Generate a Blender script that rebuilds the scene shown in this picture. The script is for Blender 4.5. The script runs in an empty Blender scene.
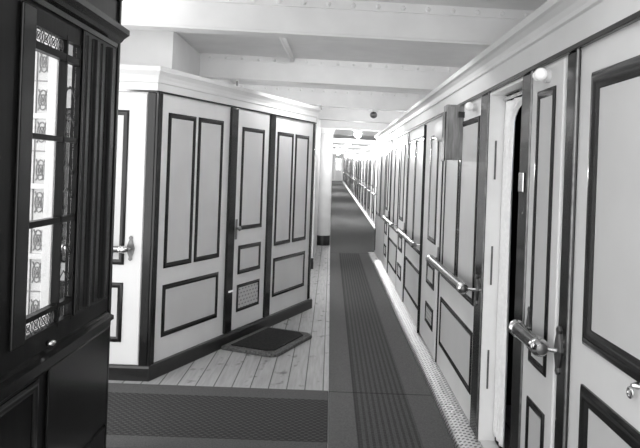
import bpy, bmesh, math, random
from mathutils import Vector, Matrix
random.seed(4)
S = bpy.context.scene
C = bpy.data.collections.new('deck_corridor'); S.collection.children.link(C)

# ------------------------------------------------------------------ materials
def mat(name, v, rough=0.5, metal=0.0, noise=0.0, nscale=8.0, stretch=(1, 1, 1), bump=0.0, coat=0.0, emit=0.0, spec=0.5):
    m = bpy.data.materials.new(name); m.use_nodes = True
    nt = m.node_tree; b = nt.nodes['Principled BSDF']
    b.inputs['Base Color'].default_value = (v, v, v, 1)
    b.inputs['Roughness'].default_value = rough; b.inputs['Metallic'].default_value = metal
    b.inputs['Coat Weight'].default_value = coat; b.inputs['Coat Roughness'].default_value = 0.08
    b.inputs['Specular IOR Level'].default_value = spec
    if emit:
        b.inputs['Emission Color'].default_value = (1, 1, 1, 1); b.inputs['Emission Strength'].default_value = emit
    g = nt.nodes.new('ShaderNodeNewGeometry'); mp = nt.nodes.new('ShaderNodeMapping'); mp.inputs['Scale'].default_value = stretch
    nt.links.new(g.outputs['Position'], mp.inputs['Vector'])
    n = nt.nodes.new('ShaderNodeTexNoise'); n.inputs['Scale'].default_value = nscale; n.inputs['Detail'].default_value = 5
    nt.links.new(mp.outputs['Vector'], n.inputs['Vector'])
    if noise:
        r = nt.nodes.new('ShaderNodeMapRange')
        r.inputs['From Min'].default_value = 0.3; r.inputs['From Max'].default_value = 0.7
        r.inputs['To Min'].default_value = v * (1 - noise); r.inputs['To Max'].default_value = v * (1 + noise)
        nt.links.new(n.outputs['Fac'], r.inputs['Value']); nt.links.new(r.outputs['Result'], b.inputs['Base Color'])
    if bump:
        bn = nt.nodes.new('ShaderNodeBump'); bn.inputs['Strength'].default_value = bump; bn.inputs['Distance'].default_value = 0.004
        nt.links.new(n.outputs['Fac'], bn.inputs['Height']); nt.links.new(bn.outputs['Normal'], b.inputs['Normal'])
    return m

class NT:
    """tiny helper for math node chains on world position"""
    def __init__(s, m):
        s.nt = m.node_tree; s.b = s.nt.nodes['Principled BSDF']
        g = s.nt.nodes.new('ShaderNodeNewGeometry'); x = s.nt.nodes.new('ShaderNodeSeparateXYZ')
        s.nt.links.new(g.outputs['Position'], x.inputs[0]); s.pos = g.outputs['Position']
        s.x, s.y, s.z = x.outputs[0], x.outputs[1], x.outputs[2]
    def m(s, op, a, b=None, c=None):
        n = s.nt.nodes.new('ShaderNodeMath'); n.operation = op
        for i, v in enumerate((a, b, c)):
            if v is None: continue
            if isinstance(v, (int, float)): n.inputs[i].default_value = v
            else: s.nt.links.new(v, n.inputs[i])
        return n.outputs[0]
    def noise(s, scale, stretch=(1, 1, 1), detail=4):
        mp = s.nt.nodes.new('ShaderNodeMapping'); mp.inputs['Scale'].default_value = stretch
        s.nt.links.new(s.pos, mp.inputs['Vector'])
        n = s.nt.nodes.new('ShaderNodeTexNoise'); n.inputs['Scale'].default_value = scale; n.inputs['Detail'].default_value = detail
        s.nt.links.new(mp.outputs[0], n.inputs['Vector']); return n.outputs['Fac']
    def white(s, v):
        n = s.nt.nodes.new('ShaderNodeTexWhiteNoise'); n.noise_dimensions = '1D'
        s.nt.links.new(v, n.inputs['W']); return n.outputs['Value']
    def colour(s, v): s.nt.links.new(v, s.b.inputs['Base Color'])
    def bump(s, v, st=0.5, d=0.004):
        n = s.nt.nodes.new('ShaderNodeBump'); n.inputs['Strength'].default_value = st; n.inputs['Distance'].default_value = d
        s.nt.links.new(v, n.inputs['Height']); s.nt.links.new(n.outputs['Normal'], s.b.inputs['Normal'])

WHITE = mat('white_enamel_paint', 0.66, 0.42, noise=0.05, nscale=3, bump=0.03)
CEILP = mat('ceiling_white_paint', 0.8, 0.5, noise=0.05, nscale=4, bump=0.04)
PANEL = mat('pale_panel_paint', 0.54, 0.36, noise=0.04, nscale=3, bump=0.02)
DARK = mat('dark_varnished_wood', 0.010, 0.14, noise=0.25, nscale=6, stretch=(3, 3, 0.4), bump=0.02, spec=0.4)
DARKW = mat('dark_mahogany_panelling', 0.005, 0.3, noise=0.5, nscale=7, stretch=(5, 5, 0.6), bump=0.06, spec=0.12)
DARKG = mat('glossy_mahogany', 0.006, 0.2, noise=0.4, nscale=7, stretch=(5, 5, 0.6), bump=0.03, spec=0.32)
BLACK = mat('black_skirting_paint', 0.012, 0.3, noise=0.3, nscale=12, bump=0.05)
BRASS = mat('polished_brass', 0.62, 0.2, metal=1.0, noise=0.1, nscale=20)
BRASSD = mat('dull_dark_brass', 0.16, 0.38, metal=0.8, noise=0.3, nscale=25)
RAILW = mat('polished_rail_wood', 0.03, 0.22, noise=0.4, nscale=14, stretch=(6, .8, 6), coat=0.5)
RAILM = mat('polished_metal_rail', 0.2, 0.22, metal=0.9, noise=0.2, nscale=14)
GREYW = mat('grey_weathered_oak', 0.22, 0.6, noise=0.4, nscale=14, stretch=(5, 5, 0.5), bump=0.2)
JAMB = mat('white_gloss_jamb', 0.88, 0.3, noise=0.03)
CLOTH = mat('white_curtain_cloth', 0.88, 0.9, noise=0.05, nscale=40, bump=0.1)
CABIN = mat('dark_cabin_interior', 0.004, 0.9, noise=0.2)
PORC = mat('opal_glass_globe', 0.9, 0.15, emit=0.08)
LAMPG = mat('lit_opal_glass', 0.9, 0.2, emit=25.0)
LEAD = mat('lead_came', 0.06, 0.5, metal=0.3, noise=0.2, nscale=30)
LEADP = mat('pale_lead_came', 0.22, 0.5, noise=0.2, nscale=30)
PALEG = mat('pale_obscured_glass', 0.6, 0.2, noise=0.08, nscale=10)
FLOWER = mat('patterned_ventilator_paper', 0.3, 0.6, noise=0.2)
SIGNM = mat('lit_sign_glass', 0.9, 0.3, emit=3.0)

def glass_mat():
    m = bpy.data.materials.new('clear_window_glass'); m.use_nodes = True; nt = m.node_tree
    nt.nodes.remove(nt.nodes['Principled BSDF']); o = nt.nodes['Material Output']
    t = nt.nodes.new('ShaderNodeBsdfTransparent'); t.inputs[0].default_value = (.93, .93, .93, 1)
    g = nt.nodes.new('ShaderNodeBsdfGlossy'); g.inputs['Roughness'].default_value = 0.03
    mx = nt.nodes.new('ShaderNodeMixShader')
    mx.inputs[0].default_value = 0.06; nt.links.new(t.outputs[0], mx.inputs[1]); nt.links.new(g.outputs[0], mx.inputs[2])
    nt.links.new(mx.outputs[0], o.inputs['Surface']); return m
GLASS = glass_mat()

def planks_mat():
    m = mat('scrubbed_deck_planks', 0.3, 0.6); n = NT(m)
    u = n.m('DIVIDE', n.x, 0.13); fr = n.m('FRACT', u)
    seam = n.m('LESS_THAN', n.m('ABSOLUTE', n.m('SUBTRACT', fr, 0.5)), 0.47)
    tone = n.m('MULTIPLY_ADD', n.white(n.m('FLOOR', u)), 0.07, 0.25)
    grain = n.noise(5, (9, 0.7, 1)); tone = n.m('MULTIPLY', tone, n.m('MULTIPLY_ADD', grain, 0.7, 0.62))
    spot = n.noise(7, (1.6, 1, 1), 2); dirt = n.m('SMOOTH_MIN', n.m('MULTIPLY_ADD', n.m('SUBTRACT', 0.66, spot), 6, 0.72), 1.0, 0.2)
    tone = n.m('MULTIPLY', tone, dirt)
    n.colour(n.m('MULTIPLY', tone, n.m('MULTIPLY_ADD', seam, 0.86, 0.14))); n.bump(seam, 0.6, 0.004); return m
PLANK = planks_mat()

def runner_mat():
    m = mat('ribbed_runner_weave', 0.1, 0.95, spec=0.1); n = NT(m)
    inside = n.m('MULTIPLY', n.m('GREATER_THAN', n.x, 0.215), n.m('LESS_THAN', n.x, 0.585))
    st = n.m('LESS_THAN', n.m('FRACT', n.m('DIVIDE', n.x, 0.037)), 0.45)
    cross = n.m('LESS_THAN', n.m('FRACT', n.m('DIVIDE', n.y, 0.035)), 0.5)
    dark = n.m('MULTIPLY_ADD', n.m('MULTIPLY', st, n.m('MULTIPLY_ADD', cross, 0.3, 0.7)), -0.028, 0.074)
    bd = n.m('ADD', 0.10, 0.0)
    v = n.m('ADD', n.m('MULTIPLY', inside, dark), n.m('MULTIPLY', n.m('SUBTRACT', 1, inside), bd))
    edge = n.m('LESS_THAN', n.m('ABSOLUTE', n.m('SUBTRACT', n.x, 0.215)), 0.006)
    v = n.m('MULTIPLY', v, n.m('MULTIPLY_ADD', edge, -0.5, 1))
    seam = n.m('LESS_THAN', n.m('ABSOLUTE', n.m('SUBTRACT', n.y, 4.5)), 0.008)
    v = n.m('MULTIPLY', v, n.m('MULTIPLY_ADD', seam, -0.55, 1))
    no = n.noise(120, (1, 1, 1), 2); v = n.m('MULTIPLY', v, n.m('MULTIPLY_ADD', no, 0.9, 0.55)); n.colour(v); n.bump(no, 0.6, 0.004); return m
RUNNER = runner_mat()

CARPF = mat('plain_dark_carpet_pile', 0.085, 0.95, noise=0.3, nscale=90, bump=0.4, spec=0.1)
def cross_mat():
    m = mat('flecked_cross_carpet_weave', 0.1, 0.95, spec=0.1); n = NT(m)
    inside = n.m('MULTIPLY', n.m('GREATER_THAN', n.y, 3.66), n.m('LESS_THAN', n.y, 4.34))
    row = n.m('FLOOR', n.m('DIVIDE', n.y, 0.024)); off = n.m('MULTIPLY', n.m('MODULO', row, 2), 0.5)
    du = n.m('FRACT', n.m('ADD', n.m('DIVIDE', n.x, 0.045), off)); dv = n.m('FRACT', n.m('DIVIDE', n.y, 0.024))
    fl = n.m('MULTIPLY', n.m('LESS_THAN', n.m('ABSOLUTE', n.m('SUBTRACT', du, 0.5)), 0.26), n.m('LESS_THAN', n.m('ABSOLUTE', n.m('SUBTRACT', dv, 0.5)), 0.25))
    v = n.m('MULTIPLY_ADD', fl, 0.035, 0.036)
    v = n.m('ADD', n.m('MULTIPLY', inside, v), n.m('MULTIPLY', n.m('SUBTRACT', 1, inside), 0.082))
    no = n.noise(110, (1, 1, 1), 2); v = n.m('MULTIPLY', v, n.m('MULTIPLY_ADD', no, 0.9, 0.55)); n.colour(v); n.bump(no, 0.6, 0.004); return m
CROSS = cross_mat()

def grille_mat():
    m = mat('perforated_brass_plate', 0.6, 0.42, metal=1.0); n = NT(m)
    a = n.m('FRACT', n.m('DIVIDE', n.m('ADD', n.y, n.x), 0.042)); b = n.m('FRACT', n.m('DIVIDE', n.m('SUBTRACT', n.y, n.x), 0.042))
    ra = n.m('SUBTRACT', a, 0.5); rb = n.m('SUBTRACT', b, 0.5)
    d = n.m('ADD', n.m('MULTIPLY', ra, ra), n.m('MULTIPLY', rb, rb)); hole = n.m('LESS_THAN', d, 0.085)
    n.colour(n.m('MULTIPLY_ADD', hole, -0.42, 0.48))
    n.nt.links.new(n.m('MULTIPLY_ADD', hole, -1.0, 1.0), n.b.inputs['Metallic'])
    n.bump(n.m('SUBTRACT', n.noise(30), hole), 1.0, 0.012); return m
GRILLE = grille_mat()

def vent_mat():
    m = mat('pierced_vent_plate', 0.4, 0.5); n = NT(m)
    row = n.m('FLOOR', n.m('DIVIDE', n.z, 0.034))
    a = n.m('FRACT', n.m('ADD', n.m('DIVIDE', n.y, 0.05), n.m('MULTIPLY', n.m('MODULO', row, 2), 0.5)))
    b = n.m('FRACT', n.m('DIVIDE', n.z, 0.034)); a = n.m('SUBTRACT', a, .5); b = n.m('SUBTRACT', b, .5)
    hole = n.m('LESS_THAN', n.m('ADD', n.m('MULTIPLY', a, a), n.m('MULTIPLY', n.m('MULTIPLY', b, b), 2.2)), 0.09)
    n.colour(n.m('MULTIPLY_ADD', hole, -0.3, 0.48)); return m
VENT = vent_mat()
MATC = mat('doormat_dark_pile', 0.018, 0.95, noise=0.4, nscale=60, bump=0.5, spec=0.1)
MATB = mat('doormat_grey_border', 0.09, 0.95, noise=0.5, nscale=60, bump=0.5, spec=0.1)

# ------------------------------------------------------------------ mesh helpers
class Fr:
    def __init__(s, o, u, n): s.o = o; s.u = u; s.n = n
    def P(s, u, n, h): return Vector((s.o[0] + u*s.u[0] + n*s.n[0], s.o[1] + u*s.u[1] + n*s.n[1], h))
XW = 0.90
FR = Fr((XW, 0), (0, 1), (-1, 0))
FA = Fr((-1.26, 4.70), (.3852, .9228), (.9228, -.3852))
FT = Fr((-1.283, 4.645), (1, 0), (0, -1))
FTD = Fr((-1.24, 4.645), (1, 0), (0, -1))
FD = Fr((-1.16, 0), (0, 1), (1, 0))
FW = Fr((0, 0), (1, 0), (0, 1))          # world: u = x, n = y

def B(): return bmesh.new()
def box(bm, F, u0, u1, n0, n1, h0, h1):
    vs = [bm.verts.new(F.P(u, n, h)) for u in (u0, u1) for n in (n0, n1) for h in (h0, h1)]
    for q in ((0,1,3,2), (4,6,7,5), (0,4,5,1), (2,3,7,6), (0,2,6,4), (1,5,7,3)): bm.faces.new([vs[i] for i in q])
    return bm
PROF = [(0, 0), (0, .007), (.012, .013), (.03, .014), (.042, .009), (.05, .007), (.056, .002)]
def ring(bm, F, u0, u1, h0, h1, prof=PROF, k=1.0, n=0.0):
    rows = []
    for i, d in prof:
        i *= k; d = d*k + n
        rows.append([bm.verts.new(F.P(*p)) for p in ((u0+i, d, h0+i), (u1-i, d, h0+i), (u1-i, d, h1-i), (u0+i, d, h1-i))])
    for a, b in zip(rows, rows[1:]):
        for j in range(4): bm.faces.new((a[j], a[(j+1) % 4], b[(j+1) % 4], b[j]))
    return bm
def sweep(bm, pts, prof, close_ends=True, hf=None):
    """profile (n,h) along a plan polyline; +n is to the right of travel"""
    N = len(pts); rows = []
    for i, p in enumerate(pts):
        p = Vector(p)
        d0 = (p - Vector(pts[i-1])).normalized() if i else None
        d1 = (Vector(pts[i+1]) - p).normalized() if i < N-1 else None
        r = lambda d: Vector((d.y, -d.x))
        if d0 is None: m = r(d1)
        elif d1 is None: m = r(d0)
        else:
            m = r(d0) + r(d1); m = m.normalized(); m = m / max(.3, m.dot(r(d0)))
        dz = hf(p.y) if hf else 0
        rows.append([bm.verts.new((p.x + m.x*n, p.y + m.y*n, h + dz)) for n, h in prof])
    K = len(prof)
    for a, b in zip(rows, rows[1:]):
        for j in range(K): bm.faces.new((a[j], a[(j+1) % K], b[(j+1) % K], b[j]))
    if close_ends:
        bm.faces.new(rows[0]); bm.faces.new(rows[-1][::-1])
    return bm
def tube(bm, pts, r, seg=12, cap=True):
    pts = [Vector(p) for p in pts]; rows = []; rs = r if isinstance(r, (list, tuple)) else [r]*len(pts)
    for i, p in enumerate(pts):
        d = (pts[min(i+1, len(pts)-1)] - pts[max(i-1, 0)]).normalized()
        a = d.orthogonal().normalized() if i == 0 else (rows_a - d*rows_a.dot(d)).normalized()
        rows_a = a; b = d.cross(a)
        rows.append([bm.verts.new(p + rs[i]*(a*math.cos(2*math.pi*j/seg) + b*math.sin(2*math.pi*j/seg))) for j in range(seg)])
    for x, y in zip(rows, rows[1:]):
        for j in range(seg): bm.faces.new((x[j], x[(j+1) % seg], y[(j+1) % seg], y[j]))
    if cap: bm.faces.new(rows[0][::-1]); bm.faces.new(rows[-1])
    return bm
def ball(bm, c, r, sc=(1, 1, 1), seg=16):
    M = Matrix.Translation(c) @ Matrix.Diagonal((sc[0], sc[1], sc[2], 1))
    bmesh.ops.create_uvsphere(bm, u_segments=seg, v_segments=max(6, seg//2+2), radius=r, matrix=M); return bm
def prism(bm, poly, h0, h1):
    a = [bm.verts.new((x, y, h0)) for x, y in poly]; b = [bm.verts.new((x, y, h1)) for x, y in poly]
    for i in range(len(a)): j = (i+1) % len(a); bm.faces.new((a[i], a[j], b[j], b[i]))
    bm.faces.new(a[::-1]); bm.faces.new(b); return bm
WL = {}
def obj(name, bm, m, parent=None, smooth=False, bevel=0.0):
    bmesh.ops.recalc_face_normals(bm, faces=bm.faces)
    if parent is not None: L = WL[parent.name]
    else:
        xs = [v.co for v in bm.verts]
        L = Vector(((min(c.x for c in xs)+max(c.x for c in xs))/2, (min(c.y for c in xs)+max(c.y for c in xs))/2, min(c.z for c in xs)))
    bmesh.ops.translate(bm, verts=bm.verts, vec=-L)
    me = bpy.data.meshes.new(name); bm.to_mesh(me); bm.free(); me.materials.append(m)
    o = bpy.data.objects.new(name, me); C.objects.link(o)
    if smooth:
        for p in me.polygons: p.use_smooth = True
        me.set_sharp_from_angle(angle=math.radians(40))
    if bevel:
        b = o.modifiers.new('bevel', 'BEVEL'); b.width = bevel; b.segments = 2; b.limit_method = 'ANGLE'
    if parent is not None: o.parent = parent
    else: o.location = L
    WL[o.name] = L.copy(); return o
def tag(o, label, cat, group=None, kind=None):
    o['label'] = label; o['category'] = cat
    if group: o['group'] = group
    if kind: o['kind'] = kind
    return o
def thing(name, loc, label, cat, group=None, kind=None):
    o = bpy.data.objects.new(name, None); o.empty_display_size = .1; C.objects.link(o); o.location = loc
    WL[o.name] = Vector(loc); return tag(o, label, cat, group, kind)
def struct(name, bm, m, label, cat, **k): return tag(obj(name, bm, m, **k), label, cat, kind='structure')
def copy_tree(o, parent=None):
    c = o.copy(); C.objects.link(c)
    if parent is not None: c.parent = parent
    for ch in list(o.children): copy_tree(ch, c)
    return c
def rise(y): return 0.0156*2.0*math.log(1 + math.exp((y - 15)/2.0)) if y < 60 else .0156*(y-15)
def camber(x): return -0.020*x
tn = [0]
def trim(bm, m, label, cat='trim', **k):
    tn[0] += 1; return struct('trim_%d' % tn[0], bm, m, label, cat, **k)
dn = [0]
def door_root(bm, m, label, **k):
    dn[0] += 1; dn[0] = 60 if dn[0] == 9 else dn[0]; return struct('door_%d' % dn[0], bm, m, label, 'door', **k)

# ------------------------------------------------------------------ floor, ceiling
ZEND = 58.0
ys = [-1.5, 1, 3, 6, 9] + [10 + i for i in range(0, 49)]
def strip(bm, x0, x1, t0, t1, yy, xf0=None, xf1=None):
    rows = []
    for y in yy:
        r = rise(y); a = xf0(y) if xf0 else x0; b = xf1(y) if xf1 else x1
        rows.append([bm.verts.new(p) for p in ((a, y, t0+r), (b, y, t0+r), (b, y, t1+r), (a, y, t1+r))])
    for a, b in zip(rows, rows[1:]):
        for j in range(4): bm.faces.new((a[j], a[(j+1) % 4], b[(j+1) % 4], b[j]))
    bm.faces.new(rows[0][::-1]); bm.faces.new(rows[-1]); return bm
struct('floor', strip(B(), -3.2, 2.4, -.06, 0, ys), PLANK, 'pale scrubbed plank deck running down the corridor', 'floor')
H_C = 2.60
bm = B(); rows = []
for y in [1.7, 3, 6, 9] + [10 + i for i in range(0, 49)]:
    rows.append([bm.verts.new((x, y, H_C + t + camber(x) + rise(y))) for x, t in ((-3.2, 0), (2.4, 0), (2.4, .06), (-3.2, .06))])
for a, b in zip(rows, rows[1:]):
    for j in range(4): bm.faces.new((a[j], a[(j+1) % 4], b[(j+1) % 4], b[j]))
bm.faces.new(rows[0][::-1]); bm.faces.new(rows[-1])
struct('ceiling', bm, CEILP, 'white painted steel deckhead above the corridor', 'ceiling')

# deck beams
def beam(k, y, x0, x1, label, rivets):
    bm = B(); r = rise(y)
    def bx(n0, n1, a, b):
        v = [bm.verts.new((x, y+n, h + camber(x) + r)) for x in (x0, x1) for n in (n0, n1) for h in (a, b)]
        for q in ((0,1,3,2), (4,6,7,5), (0,4,5,1), (2,3,7,6), (0,2,6,4), (1,5,7,3)): bm.faces.new([v[i] for i in q])
    bx(0, .02, 2.39, H_C)
    bx(-.014, 0, H_C-.055, H_C)
    t = thing('ceiling_beam', (0, y, 2.38+r), label, 'beam', 'deck beams across the ceiling')
    obj('web', bm, CEILP, t)
    bm = B(); bx(-.03, .1, 2.373, 2.39); obj('flange', bm, CEILP, t, bevel=.004)
    if rivets:
        bm = B(); x = x0 + .1
        while x < x1 - .02:
            ball(bm, (x, y-.016, H_C-.03+camber(x)+r), .016, (1, .7, 1), 8); x += .15
        o = obj('rivet_row', bm, CEILP, t, smooth=True)
ZB = [3.88 + 2.15*k for k in range(25)]
names = ['nearest white riveted beam crossing the top of the view', 'second white riveted beam, just above the near end of the angled cabin front',
         'third white riveted beam, above the far end of the angled cabin front', 'fourth white beam, beyond the angled cabin front']
for k, y in enumerate(ZB):
    beam(k, y, -2.4 if k in (0,) else (-1.27 if k < 3 else -1.2), 1.2 if k < 4 else 1.35, names[k] if k < 4 else 'white beam far down the corridor beyond the fourth beam', k < 6)

# upper bulkheads behind the cornices
struct('wall_upper_right', box(B(), FW, 1.2, 1.28, .9, 12.4, 2.16, 2.575), WHITE, 'white bulkhead above the right cornice', 'wall')
bm = B(); box(bm, FW, -2.7, -1.27, 5.0, 9.9, 2.29, 2.62)
struct('wall_upper_left', bm, WHITE, 'white bulkhead above the left cabin cornice', 'wall')

# ------------------------------------------------------------------ right cabin front
OP0, OP1, OPH = 3.03, 3.65, 2.04
bm = B()
box(bm, FR, .9, OP0, -.08, 0, 0, 2.24); box(bm, FR, OP1, 12.4, -.08, 0, 0, 2.24); box(bm, FR, OP0, OP1, -.08, 0, OPH, 2.24)
wr = struct('wall_right', bm, WHITE, 'white panelled cabin fronts along the right side', 'wall')
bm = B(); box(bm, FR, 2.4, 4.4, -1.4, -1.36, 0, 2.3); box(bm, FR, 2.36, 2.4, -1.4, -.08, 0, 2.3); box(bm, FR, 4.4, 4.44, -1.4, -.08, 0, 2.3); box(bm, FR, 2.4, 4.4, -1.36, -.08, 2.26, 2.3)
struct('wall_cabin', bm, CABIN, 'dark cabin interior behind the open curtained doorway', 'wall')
def panelled(F, par, rects, k=1.0, n=0.0):
    for (u0, u1, h0, h1) in rects:
        p = obj('panel', box(B(), F, u0+.05*k, u1-.05*k, n, n+.003, h0+.05*k, h1-.05*k), PANEL, par)
        obj('panel_moulding', ring(B(), F, u0, u1, h0, h1, k=k, n=n), DARK, p, smooth=True)
# wide wall sections
panelled(FR, wr, [(1.15, 2.22, 1.0, 1.94), (1.15, 2.22, .2, .86)], 1.12)
for a in (3.843, 6.15, 8.33):
    w = 1.24 if a < 4 else (1.3 if a < 7 else 1.2)
    m = a + w/2
    panelled(FR, wr, [(a+.06, m-.02, .77, 1.935), (m+.02, a+w-.06, .77, 1.935), (a+.06, a+w-.06, .23, .61)], .7)
panelled(FR, wr, [(10.5, 11.3, .77, 1.935), (11.45, 12.25, .77, 1.935)], .8)
# narrow doors
def narrow_door(u0, u1, pu0, pu1, label, hs, vent=None, k=.8):
    d = door_root(box(B(), FR, u0, u1, 0, .012, .07, 2.035), WHITE, label, bevel=.003)
    panelled(FR, d, [(pu0, pu1, a, b) for a, b in hs], k, .012)
    if vent:
        v = obj('vent_grille', box(B(), FR, pu0+.03, pu1-.03, .012, .016, vent[0]+.03, vent[1]-.03), VENT, d)
        obj('panel_moulding', ring(B(), FR, pu0, pu1, vent[0], vent[1], k=.7, n=.012), DARK, v, smooth=True)
    return d
narrow_door(2.48, 2.86, 2.555, 2.775, 'narrow white cabin door beside the nearest short handrail on the right', [(.773, 1.94), (.2, .624)], k=.65)
narrow_door(5.195, 6.035, 5.30, 5.70, 'white cabin door with pierced vent below a small panel, beyond the wall box on the right', [(.98, 1.905), (.60, .80)], (.26, .44))
narrow_door(7.56, 8.27, 7.7, 8.1, 'second vented cabin door along the right side, between two long handrails', [(.98, 1.905), (.60, .80)], (.26, .44))
narrow_door(9.68, 10.3, 9.8, 10.15, 'farthest cabin door on the near right front, before the wall steps back', [(.98, 1.905), (.60, .80)], (.26, .44))
# posts
def post(F, u0, u1, label, h1=2.045, n1=.012, h0=.06, bead=True):
    if F is FR: u1 -= u1*.012
    t = trim(box(B(), F, u0, u1, 0, n1, h0, h1), DARK, label, 'post', bevel=.006)
    if bead and (F is not FR or u0 < 4):
        bm = B(); q = .006 if F is FR else .004; tube(bm, [F.P(u0+q, n1, h0), F.P(u0+q, n1, h1)], q, 8); obj('bead', bm, BRASSD if F is FR else DARK, t, smooth=True)
    return t
post(FR, 2.335, 2.476, 'dark post right of the nearest narrow door, carrying the short rail bracket')
p2 = post(FR, 2.865, 3.06, 'dark post on the near side of the curtained doorway')
post(FR, 3.655, 3.90, 'dark post on the far side of the curtained doorway')
post(FR, 5.125, 5.185, 'slim dark post between the box-mounted panels and the vented door')
post(FR, 6.045, 6.12, 'slim dark post on the far side of the first vented door', 2.03, .035)
post(FR, 7.48, 7.545, 'slim dark post before the second vented door on the right')
post(FR, 8.28, 8.325, 'slim dark post after the second vented door on the right')
post(FR, 9.6, 9.66, 'slim dark post before the farthest near-side door on the right')
post(FR, 10.32, 10.38, 'slim dark post after the farthest near-side door on the right')
post(FR, 12.33, 12.4, 'last slim dark post where the right wall steps back')
# dark strip, cornice, grille
trim(box(B(), FR, .9, 12.4, 0, .02, 2.046, 2.068), DARK, 'thin dark wood strip under the right cornice', bevel=.004)
CR = [(0, 2.069), (.014, 2.069), (.014, 2.165), (.026, 2.17), (.03, 2.185), (.042, 2.205), (.062, 2.222), (.078, 2.228), (.078, 2.262), (-.3, 2.262), (-.3, 2.245), (0, 2.245)]
trim(sweep(B(), [(XW, 12.42), (XW, .9)], CR), WHITE, 'white moulded cornice along the top of the right cabin fronts', 'cornice')
gp = [(.0, .0), (.13, .0), (.128, .014), (.115, .03), (.09, .043), (.06, .052), (.025, .058), (.012, .062), (0, .062)]
g = obj('floor_grille', sweep(B(), [(XW-.001, 11.0), (XW-.001, 1.0)], gp), GRILLE, smooth=True)
tag(g, 'long perforated brass heating grille along the foot of the near right wall', 'grille')
# doorway jambs, sill, plate, curtain
jm = obj('jamb', box(B(), FR, OP1-.012, OP1, -.085, .008, .06, OPH), JAMB, wr)
for h in (.36, .95, 1.55):
    obj('hinge', box(B(), FR, OP1-.016, OP1-.012, -.036, -.026, h, h+.22), BRASSD, jm)
obj('lintel', box(B(), FR, OP0, OP1-.012, -.085, .004, OPH-.012, OPH), JAMB, wr)
obj('sill', box(B(), FR, OP0, OP1-.012, -.085, .0, .0, .066), WHITE, wr)
pl = obj('strike_plate', box(B(), FR, 2.935, 3.005, .012, .02, 1.50, 1.59), BRASS, p2, bevel=.004)
bm = B(); tube(bm, [FR.P(OP0+.005, -.07, 2.005), FR.P(OP1-.018, -.07, 2.005)], .011, 10)
rod = tag(obj('curtain_rod', bm, BRASS, smooth=True), 'brass curtain rod across the top of the open cabin doorway', 'curtain rod')
bm = B(); rows = []
for i in range(61):
    h = .105 + (1.99-.105)*i/60
    near = 3.44 - .015*math.sin(h*3) - (.3*max(0, (h-1.84)/.15)**3)
    r = []
    for j in range(49):
        f = j/48; u = OP1-.02 + (near-(OP1-.02))*f
        n = -.078 + .010*math.sin(f*19 + .6*math.sin(h*2)) * (0.5+.5*f)
        r.append(bm.verts.new(FR.P(u, n - .0, h)))
    rows.append(r)
for a, b in zip(rows, rows[1:]):
    for j in range(48): bm.faces.new((a[j], a[j+1], b[j+1], b[j]))
cu = obj('curtain', bm, CLOTH, smooth=True); md = cu.modifiers.new('thick', 'SOLIDIFY'); md.thickness = .003
tag(cu, 'white cloth curtain half drawn in the open cabin doorway', 'curtain')

# handrails
def handrail(name, F, u0, u1, h, label, m, r=.026, n=.085, ends=(None, None), group='handrails along the cabin fronts', stem=None, nb=.0):
    t = thing(name, F.P((u0+u1)/2, n, h-.09), label, 'handrail', group)
    bm = B(); tube(bm, [F.P(u0+.03, n, h), F.P(u1-.03, n, h)], r, 20); obj('bar', bm, m, t, smooth=True)
    d = 1
    for e, uu in ((0, u0), (1, u1)):
        s = 1 if e == 0 else -1
        bm = B(); tube(bm, [F.P(uu+s*a, n, h) for a in (-.012, 0, .012, .022, .03, .04, .05)], [r*.55, r*.95, r*1.18, r*1.2, r*1.02, r*1.2, r*1.05], 20)
        cap = obj('end_cap', bm, BRASS, t, smooth=True)
        bm = B(); tube(bm, [F.P(uu-s*a, n, h) for a in (.012, .017)], [r*.72, r*.5], 14); obj('boss', bm, BRASSD, cap, smooth=True)
        ub = ends[e] if ends[e] is not None else uu + s*.02
        w = nb[e] if isinstance(nb, tuple) else nb
        bm = B(); tube(bm, [F.P(uu+s*.02, n, h), F.P(uu*.5+ub*.5+s*.01, (n+w)*.55, h), F.P(ub, w+.004, h)], [.009, .008, .011], 10)
        br = obj('bracket', bm, BRASS, t, smooth=True)
        bm = B(); pr = [(-.085, .003), (-.075, .010), (-.06, .007), (-.05, .010), (-.03, .016), (0, .022), (.03, .016), (.05, .010), (.062, .007), (.075, .011), (.088, .003)]
        vs = []
        for a in (w, w+.008):
            vs.append([bm.verts.new(F.P(ub+q, a, h+hh)) for hh, q in [(a_*1.05, b_*1.35) for a_, b_ in pr]] + [bm.verts.new(F.P(ub-q, a, h+hh)) for hh, q in [(a_*1.05, b_*1.35) for a_, b_ in pr[::-1]]])
        L = len(vs[0])
        for j in range(L): bm.faces.new((vs[0][j], vs[0][(j+1) % L], vs[1][(j+1) % L], vs[1][j]))
        bm.faces.new(vs[0]); bm.faces.new(vs[1])
        obj('back_plate', bm, BRASSD, br)
    return t
handrail('handrail', FR, 2.45, 2.79, .915, 'short thick wood handrail with brass ends beside the open curtained doorway', RAILW, r=.03, n=.072, ends=(2.43, 2.785), nb=(.012, .012))
handrail('handrail', FR, 3.82, 5.12, .89, 'long metal handrail below the grey wooden wall box', RAILM, r=.03, ends=(3.79, 5.15), nb=.012)
handrail('handrail', FR, 6.09, 7.5, .89, 'second long handrail on the right, beyond the first vented door', RAILM, ends=(6.08, 7.52), nb=.012)
handrail('handrail', FR, 8.3, 9.62, .89, 'third long handrail on the right, before the wall steps back', RAILM, ends=(8.31, 9.63), nb=.012)

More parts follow.
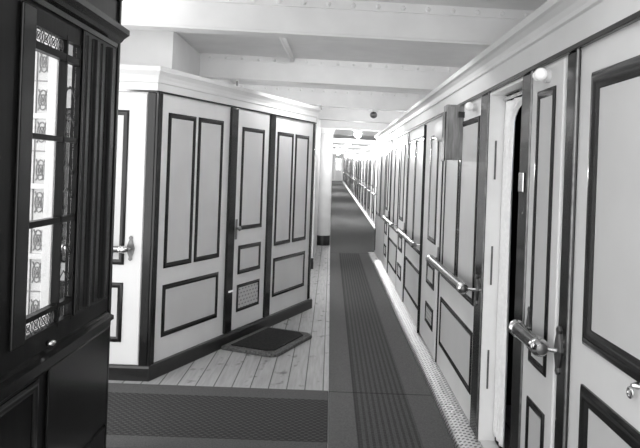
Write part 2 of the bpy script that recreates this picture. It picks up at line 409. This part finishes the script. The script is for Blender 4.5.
# wall lamps and box
def wall_lamp(u, h, label, n0=.012, arm=.03):
    t = thing('wall_lamp', FR.P(u, n0, h-.04), label, 'lamp', 'small bulb lamps on the right cabin fronts')
    bm = B(); tube(bm, [FR.P(u+.045, n0, h), FR.P(u+.045, n0+.02, h)], .028, 16); tube(bm, [FR.P(u+.045, n0+.02, h), FR.P(u+.03, n0+.045, h)], .012, 10); obj('base', bm, WHITE, t, smooth=True)
    bm = B(); tube(bm, [FR.P(u+.045, n0+.05, h), FR.P(u+.02, n0+.05, h)], .02, 14); obj('socket', bm, PORC, t, smooth=True)
    bm = B(); ball(bm, FR.P(u, n0+.05, h), .026, (1, 1.2, 1)); obj('bulb', bm, PORC, t, smooth=True)
    return t
wall_lamp(2.60, 1.99, 'small white bulb lamp above the nearest narrow cabin door')
wall_lamp(4.0, 2.0, 'small white bulb lamp beside the grey wooden wall box', .0)
t = thing('wall_lamp', (XW-.06, 1.85, 2.17), 'small bulb lamp on the white cornice at the top right corner', 'lamp', 'small bulb lamps on the right cabin fronts')
bm = B(); tube(bm, [(XW-.014, 1.86, 2.16), (XW-.04, 1.86, 2.16)], .02, 14); obj('base', bm, BRASSD, t, smooth=True)
bm = B(); ball(bm, (XW-.055, 1.84, 2.16), .022, (1, 1.3, 1)); obj('bulb', bm, PORC, t, smooth=True)
# wooden box
t = thing('wall_box', FR.P(4.46, 0, 1.67), 'grey wooden box fixed high on the right wall above the long rail', 'box')
bm = B(); box(bm, FR, 4.40, 4.52, .0, .12, 1.67, 2.05); obj('body', bm, GREYW, t, bevel=.006)
bm = B(); box(bm, FR, 4.393, 4.40, .005, .115, 1.685, 2.035); obj('front_panel', bm, GREYW, t)
bm = B(); box(bm, FR, 4.405, 4.515, .12, .127, 1.66, 2.0); obj('side_strip', bm, DARK, t)
bm = B(); box(bm, FR, 4.375, 4.41, .0, .04, 1.96, 2.0); obj('clasp', bm, BLACK, t)
t = thing('alarm_bell', FR.P(4.62, 0, 1.8), 'pale round bell on the wall just behind the grey wooden box', 'bell')
bm = B(); tube(bm, [FR.P(4.64, a, 1.9) for a in (.0, .03)], .02, 12); obj('mount', bm, BRASSD, t, smooth=True)
bm = B(); tube(bm, [FR.P(4.64, a, 1.88) for a in (.03, .06, .12, .15, .16)], [.085, .085, .078, .05, .01], 20); obj('gong', bm, WHITE, t, smooth=True)
# handle at the right edge
t = thing('door_ring', FR.P(1.83, 0, .95), 'small brass ring handle at the right edge of the nearest wide panel', 'handle')
bm = B(); tube(bm, [FR.P(1.83, 0, .985), FR.P(1.83, .02, .985)], [.012, .006], 12); obj('boss', bm, BRASS, t, smooth=True)
bm = B(); tube(bm, [FR.P(1.83+.013*math.cos(a), .022, .965+.013*math.sin(a)) for a in [2*math.pi*i/20 for i in range(21)]], .005, 8); obj('ring', bm, BRASS, t, smooth=True)

# ------------------------------------------------------------------ left cabin front (angled) + transverse
bm = B(); prism(bm, [(-1.283, 4.645), (-.2, 7.24), (-.5, 7.55), (-2.7, 7.55), (-2.7, 4.645)], 0, 2.255)
wa = struct('wall_angled', bm, WHITE, 'white cabin front turning the corner on the left', 'wall')
panelled(FA, wa, [(.085, .44, .79, 1.955), (.475, .845, .79, 1.955), (.085, .845, .275, .665)], .72)
panelled(FA, wa, [(1.85, 2.215, .79, 1.935), (2.26, 2.60, .79, 1.935), (1.85, 2.60, .275, .665)], .72)
bm = B(); box(bm, FA, -.07, -.002, .001, .016, 0, 2.085); box(bm, FT, -.06, .0, .001, .017, 0, 2.085)
c = trim(bm, DARK, 'dark corner post at the bend of the left cabin front', 'post', bevel=.005)
bm = B(); tube(bm, [FA.P(-.058, .014, .1), FA.P(-.058, .014, 2.085)], .012, 10); obj('bead', bm, DARK, c, smooth=True)
post(FA, .945, 1.065, 'dark post left of the angled cabin door with the vent', 2.085, .02, .11)
post(FA, 1.665, 1.78, 'dark post right of the angled cabin door with the vent', 2.085, .02, .11)
post(FA, 2.70, 2.75, 'slim dark post at the far end of the angled cabin front', 2.085, .015, .11, False)
d = door_root(box(B(), FA, 1.07, 1.66, 0, .008, .115, 2.075), WHITE, 'white cabin door with patterned vent above the doormat, left side', bevel=.003)
panelled(FA, d, [(1.15, 1.565, 1.0, 1.93), (1.15, 1.565, .60, .86)], .7, .008)
v = obj('vent_grille', box(B(), FA, 1.18, 1.535, .008, .012, .29, .475), VENT, d)
obj('panel_moulding', ring(B(), FA, 1.15, 1.565, .26, .505, k=.55, n=.008), DARK, v, smooth=True)
bm = B(); tube(bm, [FA.P(1.10, .008, 1.02), FA.P(1.10, .03, 1.02), FA.P(1.10, .045, 1.02), FA.P(1.10, .06, 1.02)], [.012, .01, .024, .014], 14)
obj('doorknob', bm, BRASSD, d, smooth=True)
obj('lock_plate', box(B(), FA, 1.085, 1.12, .008, .011, .92, 1.1), BRASSD, d)
bm = B(); box(bm, FA, .99, 1.06, .0205, .026, .462, .478)
tag(obj('door_hook', bm, PORC, smooth=True), 'small bright hook on the dark post low beside the angled door', 'hook')
# skirting + dark line + cornice as one run round the corner
run = [(-2.7, 4.645), (-1.283, 4.645), (-.2, 7.24), (-.5, 7.55)]
rr = run
def lsweep(prof): return sweep(B(), rr, prof)
bb = struct('baseboard_left', lsweep([(0, 0), (.036, 0), (.036, .09), (.03, .105), (0, .105)]), BLACK, 'black skirting board round the left cabin front', 'skirting')
trim(lsweep([(0, 2.086), (.015, 2.086), (.015, 2.10), (0, 2.10)]), DARK, 'thin dark strip under the left cornice')
CL = [(0, 2.101), (.012, 2.101), (.012, 2.155), (.02, 2.16), (.022, 2.185), (.03, 2.21), (.044, 2.232), (.05, 2.24), (.05, 2.272), (-.25, 2.272), (-.25, 2.258), (0, 2.258)]
trim(lsweep(CL), WHITE, 'white moulded cornice round the top of the left cabin front', 'cornice')
tag(obj('cap_board', box(B(), FW, -.46, -.13, 7.2, 7.5, 2.273, 2.30), GREYW), 'grey board lying on the cornice at the far end of the angled cabin front', 'board')
# transverse door left
d = door_root(box(B(), FTD, -.80, -.11, 0, .008, .11, 2.075), WHITE, 'white door with handrail facing the camera behind the dark wood wall', bevel=.003)
panelled(FTD, d, [(-.70, -.235, 1.0-.17, 1.95), (-.70, -.235, .27, .70)], .72, .008)
handrail('handrail', FTD, -.66, -.2, .95, 'handrail on the white door that faces the camera at left', RAILM, r=.024, n=.085, ends=(-.62, -.19), nb=.008)

# ------------------------------------------------------------------ dark panelled bay at left with leaded window
bm = B()
W0, W1, WH0, WH1 = 2.46, 2.915, .85, 2.11
Tk = .035
for a in ((1.0, W0, 0, 2.62), (W1, 3.40, 0, 2.62), (W0, W1, 0, WH0), (W0, W1, WH1, 2.62)): box(bm, FD, a[0], a[1], -Tk, 0, a[2], a[3])
wd = struct('wall_left', bm, DARKW, 'dark mahogany panelled wall with a leaded window at left', 'wall')
obj('pilaster', box(B(), FD, 2.345, 2.45, 0, .016, .86, 2.15), DARKG, wd, bevel=.006)
pz = obj('pilaster', box(B(), FD, 2.93, 3.36, 0, .012, .86, 2.17), DARKG, wd, bevel=.004)
bm = B()
for u, q in ((2.965, .012), (3.06, .035), (3.15, .012), (3.26, .045)): tube(bm, [FD.P(u, .014-q*.62, .88), FD.P(u, .014-q*.62, 2.15)], q, 20)
obj('reeding', bm, DARKG, pz, smooth=True)
obj('end_board', box(B(), FD, 3.40, 3.425, -.12, .012, 0, 2.6), DARKG, wd, bevel=.004)
obj('dado_rail', sweep(B(), [(-1.16, 1.0), (-1.16, 3.37)], [(0, .70), (.02, .70), (.03, .715), (.03, .735), (.045, .745), (.045, .765), (.02, .775), (0, .785)]), DARKG, wd)
obj('plinth', box(B(), FD, 1.0, 3.37, 0, .02, 0, .18), DARKW, wd, bevel=.004)
obj('lower_panel', box(B(), FD, 2.68, 3.39, 0, .014, .185, .695), DARKG, wd, bevel=.004)
obj('lower_panel', ring(B(), FD, 1.3, 2.6, .22, .68, k=.8), DARKG, wd, smooth=True)
obj('cornice', sweep(B(), [(-1.16, 1.0), (-1.16, 3.36), (-1.30, 3.36)][:2], [(0, 2.17), (.015, 2.17), (.02, 2.19), (.04, 2.2), (.05, 2.215), (.078, 2.235), (.078, 2.262), (0, 2.27)]), DARKG, wd)
obj('upper_moulding', sweep(B(), [(-1.16, 1.0), (-1.16, 3.40)], [(0, 2.42), (.025, 2.43), (.04, 2.46), (.06, 2.48), (.06, 2.52), (0, 2.53)]), DARKG, wd)
bm = B(); ball(bm, FD.P(2.66, .022, .81), .02, (1, 1.2, .7)); obj('window_pull', bm, BRASS, wd, smooth=True)
# window
w1 = thing('window_1', (-1.16, (W0+W1)/2, WH0), 'tall dark framed window with leaded strips in the mahogany wall', 'window', kind='structure')
bm = B()
MU0, MU1 = 2.762, 2.774
for a, b in ((W0, W0+.008), (MU0, MU1), (W1-.008, W1)): box(bm, FD, a, b, -.03, .004, WH0, WH1)
for a, b in ((WH0, WH0+.02), (.93, .95), (1.30, 1.325), (1.65, 1.672), (2.0, 2.03), (WH1-.02, WH1)): box(bm, FD, W0+.008, W1-.008, -.028, .002, a, b)
fr = obj('window_frame', bm, DARKW, w1)
obj('pane', box(B(), FD, W0+.01, W1-.01, -.016, -.013, WH0+.01, WH1-.01), GLASS, fr)
def orn_strip(bm, F, u0, u1, h0, h1, n, r, cnt, vertical=False):
    L = (u1-u0) if not vertical else (h1-h0); s = L/cnt
    for i in range(cnt):
        if vertical: cu_, ch, ru, rh = (u0+u1)/2, h0+s*(i+.5), (u1-u0)/2, s/2
        else: cu_, ch, ru, rh = u0+s*(i+.5), (h0+h1)/2, s/2, (h1-h0)/2
        for k in (.95, .5):
            tube(bm, [F.P(cu_+ru*k*math.cos(a), n, ch+rh*k*math.sin(a)) for a in [2*math.pi*j/16 for j in range(17)]], r, 6, False)
        for sx in (1, -1): tube(bm, [F.P(cu_-ru*sx, n, ch-rh), F.P(cu_, n, ch), F.P(cu_+ru*sx, n, ch+rh)], r, 6, False)
        ball(bm, F.P(cu_, n, ch), r*2.2, seg=8)
bm = B()
orn_strip(bm, FD, W0+.03, MU0, .87, .93, -.012, .002, 4); orn_strip(bm, FD, W0+.03, MU0, 2.03, 2.09, -.012, .002, 4)
for h in (1.08, 1.2, 1.45, 1.56, 1.78, 1.9): tube(bm, [FD.P(MU1, -.012, h-.05), FD.P((MU1+W1)/2, -.012, h), FD.P(W1-.01, -.012, h-.05)], .003, 6)
obj('leaded_strip', bm, LEAD, fr)
# second, pale window on the transverse wall seen through the first
w2 = thing('window_2', (-2.25, 4.58, 0), 'pale leaded window in white frame seen through the dark window', 'window', kind='structure')
FT2 = Fr((-1.26, 4.585), (1, 0), (0, -1))
bm = B()
box(bm, FT2, -1.40, -1.34, 0, .05, 0.0, 2.55); box(bm, FT2, -.765, -.70, 0, .06, 0.0, 2.55)
for a in (.0, .36, .86, 1.36, 1.86, 2.36, 2.51): box(bm, FT2, -1.34, -.765, 0, .045, a, a+.04)
f2 = obj('window_frame', bm, WHITE, w2, bevel=.004)
obj('pane', box(B(), FT2, -1.34, -.765, .01, .016, .04, 2.51), PALEG, f2)
bm = B()
for a, b in ((.40, .86), (.90, 1.36), (1.40, 1.86), (1.90, 2.36)):
    orn_strip(bm, FT2, -.845, -.78, b-.17, b-.02, .02, .005, 1, True); orn_strip(bm, FT2, -.845, -.78, a+.02, a+.17, .02, .005, 1, True)
    tube(bm, [FT2.P(-.86, .02, a), FT2.P(-.86, .02, b)], .005, 6); tube(bm, [FT2.P(-1.06, .02, (a+b)/2), FT2.P(-.77, .02, (a+b)/2)], .004, 6)
obj('leaded_strip', bm, LEADP, f2)

# ------------------------------------------------------------------ carpets and mat
t = obj('carpet_runner', strip(B(), 0.04, .765, .0, .012, [1.0, 3, 6, 9, 10, 11, 12], None, None), RUNNER)
tag(t, 'dark ribbed carpet runner along the right side of the corridor', 'carpet')
fc = obj('far_carpet', strip(B(), .04, 1.15, 0, .012, [12.02, 12.43, 12.44]+[13+i for i in range(43)], None, lambda y: (.765 if y < 12.435 else 1.31-.006*(y-18)-.125)), CARPF)
tag(fc, 'plain dark carpet filling the far corridor beyond the step in the wall', 'carpet')
bm = B(); box(bm, FW, -2.7, .036, 3.5, 4.525, 0, .011)
tag(obj('cross_carpet', bm, CROSS, bevel=.003), 'dark flecked carpet laid across the planks in the foreground', 'carpet')
t = thing('doormat', FA.P(1.26, .3, 0), 'dark doormat with grey border before the angled cabin door', 'doormat')
def matpoly(i): 
    a, b, c_, e = .86+i, 1.66-i, .045+i, .57-i
    return [FA.P(u, n, 0)[:2] for u, n in ((a, c_), (b, c_), (b, e-.07), (b-.07, e), (a+.05, e), (a, e-.05))]
obj('border', prism(B(), matpoly(0), 0, .03), MATB, t, bevel=.006)
obj('pile', prism(B(), matpoly(.06), .03, .04), MATC, t, bevel=.006)

# ------------------------------------------------------------------ far corridor
def XF(y): return 1.31 - .006*(y-18)
yy = [12.45] + [13+i for i in range(46)]
bm = B(); rows = []
for y in yy:
    r = rise(y); x = XF(y)
    rows.append([bm.verts.new(p) for p in ((x, y, r), (x+.1, y, r), (x+.1, y, r+2.62), (x, y, r+2.62))])
for a, b in zip(rows, rows[1:]):
    for j in range(4): bm.faces.new((a[j], a[(j+1) % 4], b[(j+1) % 4], b[j]))
bm.faces.new(rows[0][::-1]); bm.faces.new(rows[-1])
wf = struct('wall_far_right', bm, WHITE, 'white cabin fronts along the far right of the corridor', 'wall')
bm = B(); box(bm, FW, XW+.085, 1.40, 12.33, 12.4, 0, 2.3)
struct('wall_step', bm, WHITE, 'white return where the right wall steps back', 'wall')
bm = B(); sweep(bm, [(XF(y), y) for y in yy[::-1]], [(0, 2.02), (.03, 2.02), (.03, 2.1), (.08, 2.18), (.08, 2.24), (0, 2.24)], hf=rise)
trim(bm, WHITE, 'white cornice along the far right cabin fronts', 'cornice')
bm = B(); sweep(bm, [(XF(y), y) for y in yy[::-1]], [(0, 0), (.12, 0), (.11, .03), (.06, .055), (0, .06)], hf=rise)
tag(obj('floor_grille', bm, GRILLE), 'pale heating grille along the foot of the far right wall', 'grille')
# module: dark door + posts + rail, copied down the corridor
y0 = 13.0; F0 = Fr((XF(y0), 0), (0, 1), (-1, 0)); r0 = rise(y0)
L0 = Vector((XF(y0), y0, r0))
def at(o, y): o.location = (XF(y), y, rise(y))
tmpl = thing('door_9', L0, 'dark panelled cabin door in the far right corridor wall', 'door', 'far cabin doors on the right', 'structure')
obj('leaf', box(B(), F0, y0, y0+.62, 0, .012, r0+.06, r0+2.0), WHITE, tmpl)
obj('panel', box(B(), F0, y0+.13, y0+.49, .012, .015, r0+1.03, r0+1.87), GREYW, tmpl)
obj('panel_moulding', ring(B(), F0, y0+.1, y0+.52, r0+1.0, r0+1.9, k=.8, n=.012), DARK, tmpl)
obj('panel_moulding', ring(B(), F0, y0+.1, y0+.52, r0+.25, r0+.85, k=.8, n=.012), DARK, tmpl)
obj('door_post', box(B(), F0, y0-.08, y0-.01, 0, .028, r0+.06, r0+2.02), DARK, tmpl); obj('door_post', box(B(), F0, y0+.63, y0+.70, 0, .028, r0+.06, r0+2.02), DARK, tmpl)
rail = handrail('handrail', F0, y0+.8, y0+1.8, r0+.9, 'far handrail on the right beyond the step in the wall', RAILM, ends=(y0+.82, y0+1.78), group='far handrails on the right')
pm = obj('panel_moulding', ring(B(), F0, y0+.85, y0+1.75, r0+1.05, r0+1.9, k=.8), DARK, wf)
pm2 = obj('panel', box(B(), F0, y0+.88, y0+1.72, 0, .003, r0+1.08, r0+1.87), GREYW, wf)
rl0 = rail.location.copy()
i = 1
while y0 + 1.95*i < 55:
    y = y0 + 1.95*i; off = Vector((XF(y)-XF(y0), y-y0, rise(y)-r0))
    c = copy_tree(tmpl); c.location = L0 + off; c.name = 'door_%d' % (9+i)
    c = copy_tree(rail); c.location = rl0 + off
    for p in (pm, pm2):
        c = copy_tree(p, wf); c.location = off
    i += 1
# left far wall, end wall
bm = B(); rows = []
for y in [10.1] + [11+i for i in range(48)]:
    r = rise(y); rows.append([bm.verts.new(p) for p in ((-1.6, y, r), (-.24, y, r), (-.24, y, r+2.62), (-1.6, y, r+2.62))])
for a, b in zip(rows, rows[1:]):
    for j in range(4): bm.faces.new((a[j], a[(j+1) % 4], b[(j+1) % 4], b[j]))
bm.faces.new(rows[0][::-1]); bm.faces.new(rows[-1])
struct('wall_far_left', bm, WHITE, 'white wall behind the column on the far left', 'wall')
struct('baseboard_far_left', box(B(), FW, -1.6, -.225, 10.07, 10.1, 0, .17), BLACK, 'dark skirting at the foot of the far left wall end', 'skirting')
re_ = rise(56)
bm = B(); box(bm, FW, -.3, .35, 56.0, 56.1, re_, re_+2.62); box(bm, FW, .95, 1.4, 56, 56.1, re_, re_+2.62); box(bm, FW, .35, .95, 56, 56.1, re_+2.05, re_+2.62)
we = struct('wall_end', bm, WHITE, 'bright end wall of the long corridor', 'wall')
ed = door_root(box(B(), FW, .36, .94, 56.02, 56.07, re_+.005, re_+.95), WHITE, 'white half-glazed door at the far end of the corridor')
bm = B()
for a, b in ((.36, .44), (.62, .68), (.86, .94)): box(bm, FW, a, b, 56.02, 56.07, re_+.95, re_+2.05)
for a, b in ((1.45, 1.5), (1.95, 2.05)): box(bm, FW, .44, .86, 56.03, 56.06, re_+a, re_+b)
obj('glazing_frame', bm, WHITE, ed); obj('pane', box(B(), FW, .44, .86, 56.045, 56.05, re_+.95, re_+1.95), GLASS, ed)
# column
t = thing('column', (-.125, 13.5, 0), 'white round column with dark base at the left of the far corridor', 'column')
def lathe(bm, cx, cy, prof, seg=28):
    rows = [[bm.verts.new((cx+r*math.cos(2*math.pi*j/seg), cy+r*math.sin(2*math.pi*j/seg), h)) for j in range(seg)] for r, h in prof]
    for a, b in zip(rows, rows[1:]):
        for j in range(seg): bm.faces.new((a[j], a[(j+1) % seg], b[(j+1) % seg], b[j]))
    bm.faces.new(rows[0][::-1]); bm.faces.new(rows[-1]); return bm
CXc, CYc = -.125, 13.3
obj('base', lathe(B(), CXc, CYc, [(.155, 0), (.155, .2), (.148, .215)]), BLACK, t, smooth=True)
obj('shaft', lathe(B(), CXc, CYc, [(.15, .215), (.15, 2.3), (.17, 2.32), (.17, 2.36), (.19, 2.4), (.19, 2.62)]), WHITE, t, smooth=True)

# ------------------------------------------------------------------ ceiling fittings
def ceil_lamp(x, y, h, label, m, r=.075, name='ceiling_lamp'):
    t = thing(name, (x, y, h-r*1.9), label, 'lamp', 'lamps under the deck beams')
    obj('rose', lathe(B(), x, y, [(r*.9, h-.025), (r, h-.015), (r, h)], 20), CEILP, t, smooth=True)
    bm = B(); ball(bm, (x, y, h-.025-r*.72), r*.8, (1, 1, .9)); obj('globe', bm, m, t, smooth=True)
    return t
ceil_lamp(.52, ZB[2]+.03, 2.373+camber(.52), 'unlit lamp under the third white beam', BRASSD, .06)
for k, lab in ((4, 'nearest lit globe lamp under a far beam'), (7, 'second lit globe lamp along the far corridor'), (10, 'third lit globe lamp along the far corridor'), (14, 'fourth lit globe lamp along the far corridor'), (18, 'fifth lit globe lamp along the far corridor'), (22, 'last lit globe lamp near the corridor end')):
    ceil_lamp(.5, ZB[k]+.035, 2.373+camber(.5)+rise(ZB[k]), lab, LAMPG, .09)
ys_ = 30.0; rs = rise(ys_)
t = thing('lit_sign', (.37, ys_, rs+2.4), 'small lit white sign box hanging far down the corridor', 'sign')
bm = B(); box(bm, FW, .16, .56, ys_, ys_+.08, rs+2.24, rs+2.47); obj('case', bm, WHITE, t)
bm = B(); box(bm, FW, .18, .54, ys_-.006, ys_, rs+2.26, rs+2.45); obj('face', bm, SIGNM, t)
bm = B(); tube(bm, [(.36, ys_+.04, rs+2.47), (.36, ys_+.04, rs+2.6+camber(.36))], .012, 8); obj('hanger', bm, WHITE, t)
bm = B(); tube(bm, [(-.42, 4.1, 2.575+camber(-.42)), (-.40, 5.99, 2.575+camber(-.4))], .024, 12)
tag(obj('conduit', bm, CEILP, smooth=True), 'white conduit on the ceiling between the first two beams', 'pipe')
bm = B(); tube(bm, [(-1.06, 7.0, 2.258), (-1.06, 7.0, 2.615)], .014, 12)
tag(obj('vertical_pipe', bm, GREYW, smooth=True), 'thin vertical pipe above the left cabin cornice', 'pipe')

# ------------------------------------------------------------------ light, camera
W = bpy.data.worlds.new('sky'); S.world = W; W.use_nodes = True
bg = W.node_tree.nodes['Background']; bg.inputs[0].default_value = (1, 1, 1, 1); bg.inputs[1].default_value = 1.5
def bulb(x, y, z, watts, r=.08):  # point light, for the globe lamps and for added fills without a fitting
    l = bpy.data.lights.new('lamp_and_fill_light', 'POINT'); l.energy = watts; l.shadow_soft_size = r
    o = bpy.data.objects.new('lamp_and_fill_light', l); C.objects.link(o); o.location = (x, y, z); return o
for k, w in ((4, 15), (7, 60), (10, 60), (14, 80), (18, 80), (22, 80)):
    bulb(.5, ZB[k]+.035, 2.05+rise(ZB[k]), w)
bulb(-2.1, 3.1, 2.3, 14, .12)  # added unseen fill in the vestibule, brightens the transverse wall and white door
for k, w in ((0, 9), (1, 13), (2, 14)):  # added fill lights hidden behind the near beams, lifting the angled cabin front
    bulb((-.1, -.1, .4)[k], ZB[k]+.35, 2.54, w, .05)
S.cycles.max_bounces = 10; S.cycles.diffuse_bounces = 6
f = 640.0
cd = bpy.data.cameras.new('camera'); cam = bpy.data.objects.new('camera', cd); C.objects.link(cam)
cd.sensor_fit = 'HORIZONTAL'; cd.sensor_width = 36; cd.lens = 36*f/640
cd.shift_x = -11/640; cd.shift_y = -54/640; cd.clip_start = .05; cd.clip_end = 300
cam.matrix_world = Matrix.Translation((0, 0, 1.57)) @ Matrix.Rotation(math.radians(90), 4, 'X') @ Matrix.Rotation(.036, 4, 'Z')
S.camera = cam
vs = S.view_settings; vs.view_transform = 'Standard'; vs.look = 'None'; vs.gamma = 1; vs.use_curve_mapping = False; vs.exposure = 1.12
